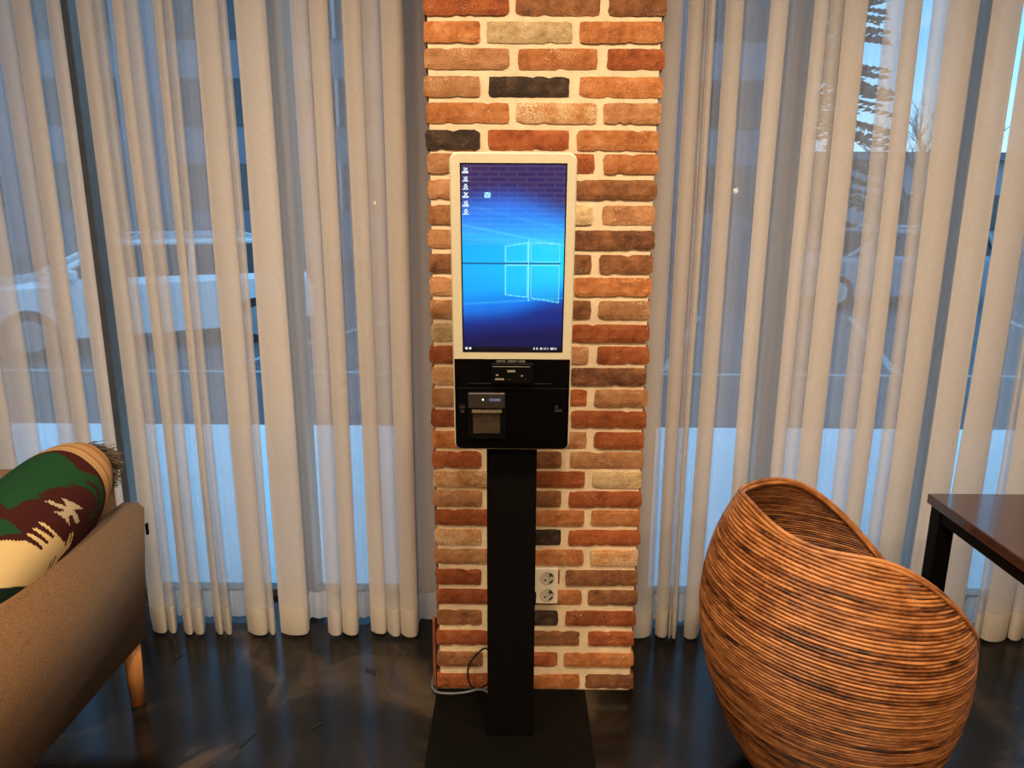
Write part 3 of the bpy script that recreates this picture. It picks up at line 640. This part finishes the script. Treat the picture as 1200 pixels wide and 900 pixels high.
def strand(t, dt, seed):
    rnd = random.Random(seed); runs = []; cur = []
    ks = list(range(SEG))
    inside = [zl(t, 2*math.pi*k/SEG) < Hrim(2*math.pi*k/SEG)-.004 for k in ks]
    if all(inside): runs = [(ks, True)]
    else:
        st = next(k for k in ks if not inside[k]); cur = []
        for q in range(SEG+1):
            k = (st+q) % SEG
            if inside[k] and q < SEG: cur.append(k)
            elif cur: runs.append((cur, False)); cur = []
    SD = 6
    for ks_, closed in runs:
        if len(ks_) < 4: continue
        V = []; F = []; base = 0
        for k in ks_:
            ph = 2*math.pi*k/SEG; z = zl(t, ph)+.0012*noise.noise(Vector((math.cos(ph)*4, math.sin(ph)*4, seed*1.7)))
            p = sp(ph, z); pu = sp(ph, z+.004); pt = sp(ph+.02, z)
            u = (pu-p).normalized(); tt = (pt-p).normalized(); nrm = tt.cross(u).normalized()
            if nrm.dot(p-Vector((cx, cy, z))) < 0: nrm = -nrm
            hw = (sp(ph, zl(t+dt, ph))-p).length*.51
            bul = .0010*noise.noise(Vector((math.cos(ph)*6, math.sin(ph)*6, seed*3.1)))
            for s in range(SD):
                a = 2*math.pi*s/SD+.5; V.append(p-org+u*math.cos(a)*hw+nrm*(math.sin(a)*.0062+bul))
        m = len(ks_)
        for i in range(m if closed else m-1):
            A = base+i*SD; B = base+((i+1) % m)*SD
            for s in range(SD): F.append((A+s, A+(s+1) % SD, B+(s+1) % SD, B+s))
        if not closed: F.append(tuple(base+s for s in range(SD))[::-1]); F.append(tuple(base+(m-1)*SD+s for s in range(SD)))
        link('rattan_cane', mesh('rattan_cane', V, F, True), RAT, chair)
for i in range(NS):
    strand((i+.5)/NS, 1/NS, i)
for q, (dz, dn, rr) in enumerate(((-.003, .005, .0058), (.005, .0, .0062), (-.003, -.006, .0058))):
    b = BM(); pts = []
    for k in range(140):
        ph = 2*math.pi*k/140; p = sp(ph, Hrim(ph)); d = Vector((p.x-cx, p.y-cy, 0)).normalized(); pts.append(p+d*dn+Vector((0, 0, dz)))
    tube(b, pts, rr, 8, True); part('rim_cane', b, RAT, chair, True)
b = BM(); tube(b, [sp(2*math.pi*k/80, .012) for k in range(80)], .012, 8, True); part('base_ring', b, RAT, chair, True)
for q in range(9):     # woven seat: concentric canes on a deck
    rr = .27*(1-q/9)+.01; b = BM(); sc = (sp(0, .34)+sp(math.pi, .34)+sp(math.pi/2, .34)+sp(-math.pi/2, .34))/4; tube(b, [(sc.x+rr*math.cos(2*math.pi*k/48), sc.y+rr*math.sin(2*math.pi*k/48), .34) for k in range(48)], .016, 6, True); part('seat_cane', b, RAT, chair, True)

# ------------------------------------------------------------------ table
TW = pmat('dark_walnut', (.040, .016, .012), .16, nscale=6, namt=.45, scale=(1, 9, 9), coat=.4)
tx0, tx1, ty0, ty1 = 1.166, 2.35, .95, 1.946
tb = thing('table', 'dark brown wooden table with square black legs before the curtain', 'table', ((tx0+tx1)/2, (ty0+ty1)/2, 0))
b = BM(); box(b, tx0, tx1, ty0, ty1, .692, .72, .003); part('table_top', b, TW, tb)
for nm, x0, x1, y0, y1 in (('apron', tx0+.012, tx1-.012, ty1-.045, ty1-.015), ('apron', tx0+.012, tx1-.012, ty0+.015, ty0+.045), ('apron', tx0+.012, tx0+.042, ty0+.045, ty1-.045), ('apron', tx1-.042, tx1-.012, ty0+.045, ty1-.045)):
    b = BM(); box(b, x0, x1, y0, y1, .655, .692, .002); part(nm, b, BLACK, tb)
for x in (tx0+.008, tx1-.055):
    for y in (ty0+.012, ty1-.058):
        b = BM(); box(b, x, x+.046, y, y+.046, 0, .692, .002); part('leg', b, BLACK, tb)

# ------------------------------------------------------------------ sofa
SOFA = pmat('brown_tweed', (.165, .092, .045), .95, nscale=260, namt=.35, bump=.6, bscale=420, sheen=.1, spec=.15)
OAK = pmat('oak_leg', (.55, .24, .08), .4, nscale=8, namt=.25, scale=(3, 3, .5))
sofa = thing('sofa', 'brown tweed sofa with thin flat arms and round wooden legs', 'sofa', (-1.85, 1.58, 0))
def arm(xi, xo_top, xo_bot):
    b = BM(); vs = box(b, 0, 1, 1.10, 2.0, .205, .657, 0)
    for v in vs:
        f = (v.co.z-.205)/.452; o = xo_bot+(xo_top-xo_bot)*f; v.co.x = o if v.co.x > .5 else xi
    bmesh.ops.bevel(b, geom=list(b.edges), offset=.014, segments=3, affect='EDGES'); part('arm', b, SOFA, sofa, True)
arm(-1.160, -1.083, -1.128); arm(-2.62, -2.545, -2.56)
b = BM(); vs = box(b, -2.535, -1.155, 1.80, 1.99, .205, .765, .03, 3); part('backrest', b, SOFA, sofa, True)
b = BM(); box(b, -2.535, -1.165, 1.12, 1.80, .205, .30, .01); part('seat_base', b, SOFA, sofa)
for x0, x1 in ((-2.53, -1.855), (-1.845, -1.17)):
    b = BM(); box(b, x0, x1, 1.11, 1.80, .30, .43, .03, 3); part('seat_cushion', b, SOFA, sofa, True)
for x0, x1 in ((-2.53, -1.855), (-1.845, -1.17)):
    b = BM(); box(b, x0, x1, 1.69, 1.81, .43, .72, .04, 3); part('back_cushion', b, SOFA, sofa, True)
for x in (-2.50, -1.165):
    for y in (1.16, 1.965):
        b = BM(); cyl(b, (x, y, 0), (x, y, .21), .021, .026, 20); part('leg', b, OAK, sofa, True)
b = BM(); box(b, -1.094, -1.089, 1.995, 2.005, .55, .585); t = part('tag', b, BLACK, sofa); t['label'] = 'small black fabric tab'

# ------------------------------------------------------------------ patterned cushion
C0 = Vector((-1.308, 1.64, .622)); LY, AM, BMI, TI = .315, .240, .138, R(44)
nu, nv = 250, 250
def cush(u, w):     # u in -1..1 along Y, w angle round the section
    ex = 1-abs(u)**5; k = ex**.5*.35+.65*(1-.10*u*u) if abs(u) < 1 else 0
    k = (1-abs(u)**6)**.5*(.94+.06*math.cos(u*1.2))
    c, s = math.cos(w), math.sin(w)
    f = lambda q: math.copysign(abs(q)**.82, q)
    a, d = AM*f(c)*(.55+.45*k if k > 0 else .55), BMI*f(s)*k
    return C0+Vector((a*math.cos(TI)-d*math.sin(TI)+.012*u, u*LY, .080*u+a*math.sin(TI)+d*math.cos(TI)))
def in_poly(x, y, P):
    r = False; j = len(P)-1
    for i in range(len(P)):
        if (P[i][1] > y) != (P[j][1] > y) and x < (P[j][0]-P[i][0])*(y-P[i][1])/(P[j][1]-P[i][1])+P[i][0]: r = not r
        j = i
    return r
MAR, GRN, TAN, CRM, DKG = (.040, .009, .008), (.010, .048, .018), (.36, .22, .10), (.52, .39, .19), (.006, .016, .011)
ARROW = [(210, 322), (240, 318), (287, 345), (280, 306), (312, 330), (355, 372), (310, 368), (318, 380), (340, 425), (318, 434), (296, 385), (280, 398), (278, 437), (240, 385), (208, 362), (262, 368), (268, 358), (228, 335)]
FIELD = [(-600, 470), (40, 490), (98, 540), (110, 533), (60, 467), (75, 458), (130, 517), (142, 508), (95, 442), (110, 435), (165, 491), (180, 482), (130, 417), (145, 410), (200, 480), (262, 528), (280, 476), (290, 476), (285, 515), (296, 510), (298, 464), (310, 465), (308, 512), (300, 530), (180, 625), (80, 690), (-600, 660)]
GREEN = [(75, 325), (100, 200), (190, -250), (380, -250), (400, 196), (455, 235), (490, 300), (486, 380), (440, 425), (396, 425), (425, 372), (420, 325), (380, 285), (330, 264), (262, 264), (200, 290), (250, 300), (190, 305), (150, 300), (95, 330)]
ROUND = [(-60, 370), (30, 372), (46, 415), (50, 462), (-60, 468)]
BASE = [(-700, 600), (20, 645), (82, 690), (240, 620), (240, 1500), (-700, 1500)]
STRIPES = [[(330, 258), (345, 252), (400, 290), (440, 350), (435, 400), (420, 415), (425, 350), (390, 300)], [(392, 250), (410, 248), (455, 300), (465, 360), (455, 405), (442, 405), (450, 350), (435, 300)], [(142, 645), (160, 590), (168, 588), (152, 640)], [(172, 620), (190, 566), (198, 566), (180, 620)]]
def motif(u, s):    # u along, s across (0 at the top ridge, + towards the arm): woven shapes on the cover
    if u > .60:
        k = int((u-.60)*40)
        return (.30, .13, .05) if k in (3, 7, 8) else mixc(TAN, CRM, .25) if k % 5 == 2 else TAN
    if u > .565: return MAR
    du, ds = (u-.12)*(.75 if u > .12 else 1), s-.33; x = 283+533*du+114*ds; y = 370-377*du+361*ds
    for P in STRIPES:
        if in_poly(x, y, P): return MAR
    if in_poly(x, y, ARROW): return (.36, .29, .20)
    if in_poly(x, y, FIELD): return CRM
    if in_poly(x, y, BASE): return DKG
    if in_poly(x, y, GREEN) or in_poly(x, y, ROUND): return GRN
    if u < -.95: return TAN
    return MAR
V = []; F = []; cols = []
for i in range(nu+1):
    u = -1+2*i/nu; u = math.copysign(abs(u)**.8, u)
    for j in range(nv): V.append(cush(u, 2*math.pi*j/nv))
for i in range(nu):
    for j in range(nv): a = i*nv+j; b_ = i*nv+(j+1) % nv; F.append((a, b_, b_+nv, a+nv))
F.append(tuple(range(nv))[::-1]); F.append(tuple(nu*nv+j for j in range(nv)))
pil = thing('cushion', 'kilim patterned cushion in maroon, green and cream with a fringed end', 'cushion', tuple(C0-Vector((0, 0, .18))))
me = mesh('cushion_cover', [v-pil.location for v in V], F, True); ca = me.color_attributes.new('weave', 'FLOAT_COLOR', 'CORNER'); buf = []
for pl in me.polygons:
    if len(pl.vertices) > 4: buf += [*TAN, 1]*len(pl.vertices); continue
    i = pl.index//nv; j = pl.index % nv; u = -1+2*(i+.5)/nu; u = math.copysign(abs(u)**.8, u); w = 2*math.pi*(j+.5)/nv
    if w > math.pi: w -= 2*math.pi
    s = -w/1.4+.15     # + is the side that faces the arm
    buf += [*motif(u, s), 1]*4
ca.data.foreach_set('color', buf)
m, nt = newmat('kilim_weave'); at = N(nt, 'ShaderNodeAttribute', attribute_name='weave'); p = N(nt, 'ShaderNodeBsdfPrincipled'); p.inputs['Roughness'].default_value = .95; p.inputs['Specular IOR Level'].default_value = .1
n = N(nt, 'ShaderNodeTexNoise', i_Scale=300.0); v = coords(nt); nt.links.new(v, n.inputs['Vector']); bp = N(nt, 'ShaderNodeBump', i_Strength=.5, i_Distance=.003); nt.links.new(n.outputs['Fac'], bp.inputs['Height'])
nt.links.new(bp.outputs[0], p.inputs['Normal']); nt.links.new(at.outputs['Color'], p.inputs['Base Color']); out(nt, p.outputs[0])
me.materials.append(m); link('cushion_cover', me, None, pil)
b = BM(); rnd = random.Random(5)
for k in range(900):
    w = rnd.uniform(-2.0, 1.6); u = rnd.uniform(.93, .985); p0 = cush(u, w); d = Vector((rnd.uniform(.5, 1.4), rnd.uniform(.2, 1.2), rnd.uniform(-1.0, .4))).normalized()
    q = p0+d*rnd.uniform(.024, .046)+Vector((0, 0, -.004)); tube(b, [p0, p0.lerp(q, .5)+Vector((0, 0, .003)), q], .0011, 3)
fr = part('fringe', b, pmat('fringe_wool', (.10, .078, .05), .95, nscale=60, namt=.5), pil); fr['kind'] = 'stuff'

# ------------------------------------------------------------------ small litter on the floor
TWIG = pmat('black_twig', (.006, .006, .006), .7, nscale=60, namt=.2)
for pts, lab in (([(-1.155, 2.175, .003), (-1.150, 2.20, .004), (-1.135, 2.225, .003)], 'tiny black fibre on the floor beside the sofa leg'),
                 ([(-.495, 2.138, .004), (-.475, 2.130, .006), (-.462, 2.126, .005), (-.460, 2.108, .003)], 'hooked black scrap on the floor near the pillar'),
                 ([(-.780, 1.775, .003), (-.768, 1.805, .004), (-.755, 1.835, .003)], 'long thin black fibre lying in mid floor'),
                 ([(-.600, 1.850, .003), (-.587, 1.864, .004), (-.570, 1.882, .003)], 'short thin black fibre between the long one and the kiosk base')):
    b = BM(); tube(b, pts, .0024 if 'hooked' in lab else .0013, 5); tag(part('floor_scrap', b, TWIG, None), lab, 'scrap')

# ------------------------------------------------------------------ ceiling fixtures and pendant bulbs further back in the room (their light shows in the panes)
GLOW = pmat('downlight_lens', (1, .9, .75), .4, emis=WARM, estr=6)
WHT = pmat('fixture_white', (.8, .8, .78), .5, nscale=20, namt=.03)
for i, (x, y, w) in enumerate(LAMPS):  # the two rearmost fixtures belong to the added back wall wash
    r = thing('ceiling_light', 'round recessed ceiling downlight', 'light', (x, y, CEIL), 'recessed downlights in the ceiling')
    b = BM(); tube(b, [(x+.085*math.cos(6.2832*k/28), y+.085*math.sin(6.2832*k/28), CEIL-.008) for k in range(28)], .010, 6, True); part('trim_ring', b, WHT, r, True)
    b = BM(); cyl(b, (x, y, CEIL-.012), (x, y, CEIL-.002), .078, seg=28); part('lens', b, GLOW, r)
BULB = pmat('bulb_glow', (1, .9, .7), .4, emis=(1, .78, .45), estr=45)
for x, z in ((-2.36, 1.82), (-2.27, 1.82), (-2.73, 2.02), (-4.0, 2.19), (-1.74, 1.55), (-1.66, 1.53), (-1.57, 1.5), (2.10, 2.53), (2.22, 1.89), (2.64, 1.71), (4.05, 2.08), (4.3, 1.67)):
    y = -3.9; r = thing('pendant_lamp', 'small bare bulb pendant hanging on a black cord', 'lamp', (x, y, z), 'bulb pendants at the back of the room')
    b = BM(); cyl(b, (x, y, z+.07), (x, y, CEIL), .003, seg=6); part('cord', b, CAB, r)
    b = BM(); cyl(b, (x, y, z+.025), (x, y, z+.075), .016, .012, 12); part('bulb_holder', b, BLACK, r)
    b = BM(); bmesh.ops.create_uvsphere(b, u_segments=16, v_segments=10, radius=.032, matrix=Matrix.Translation((x, y, z))); part('bulb', b, BULB, r, True)
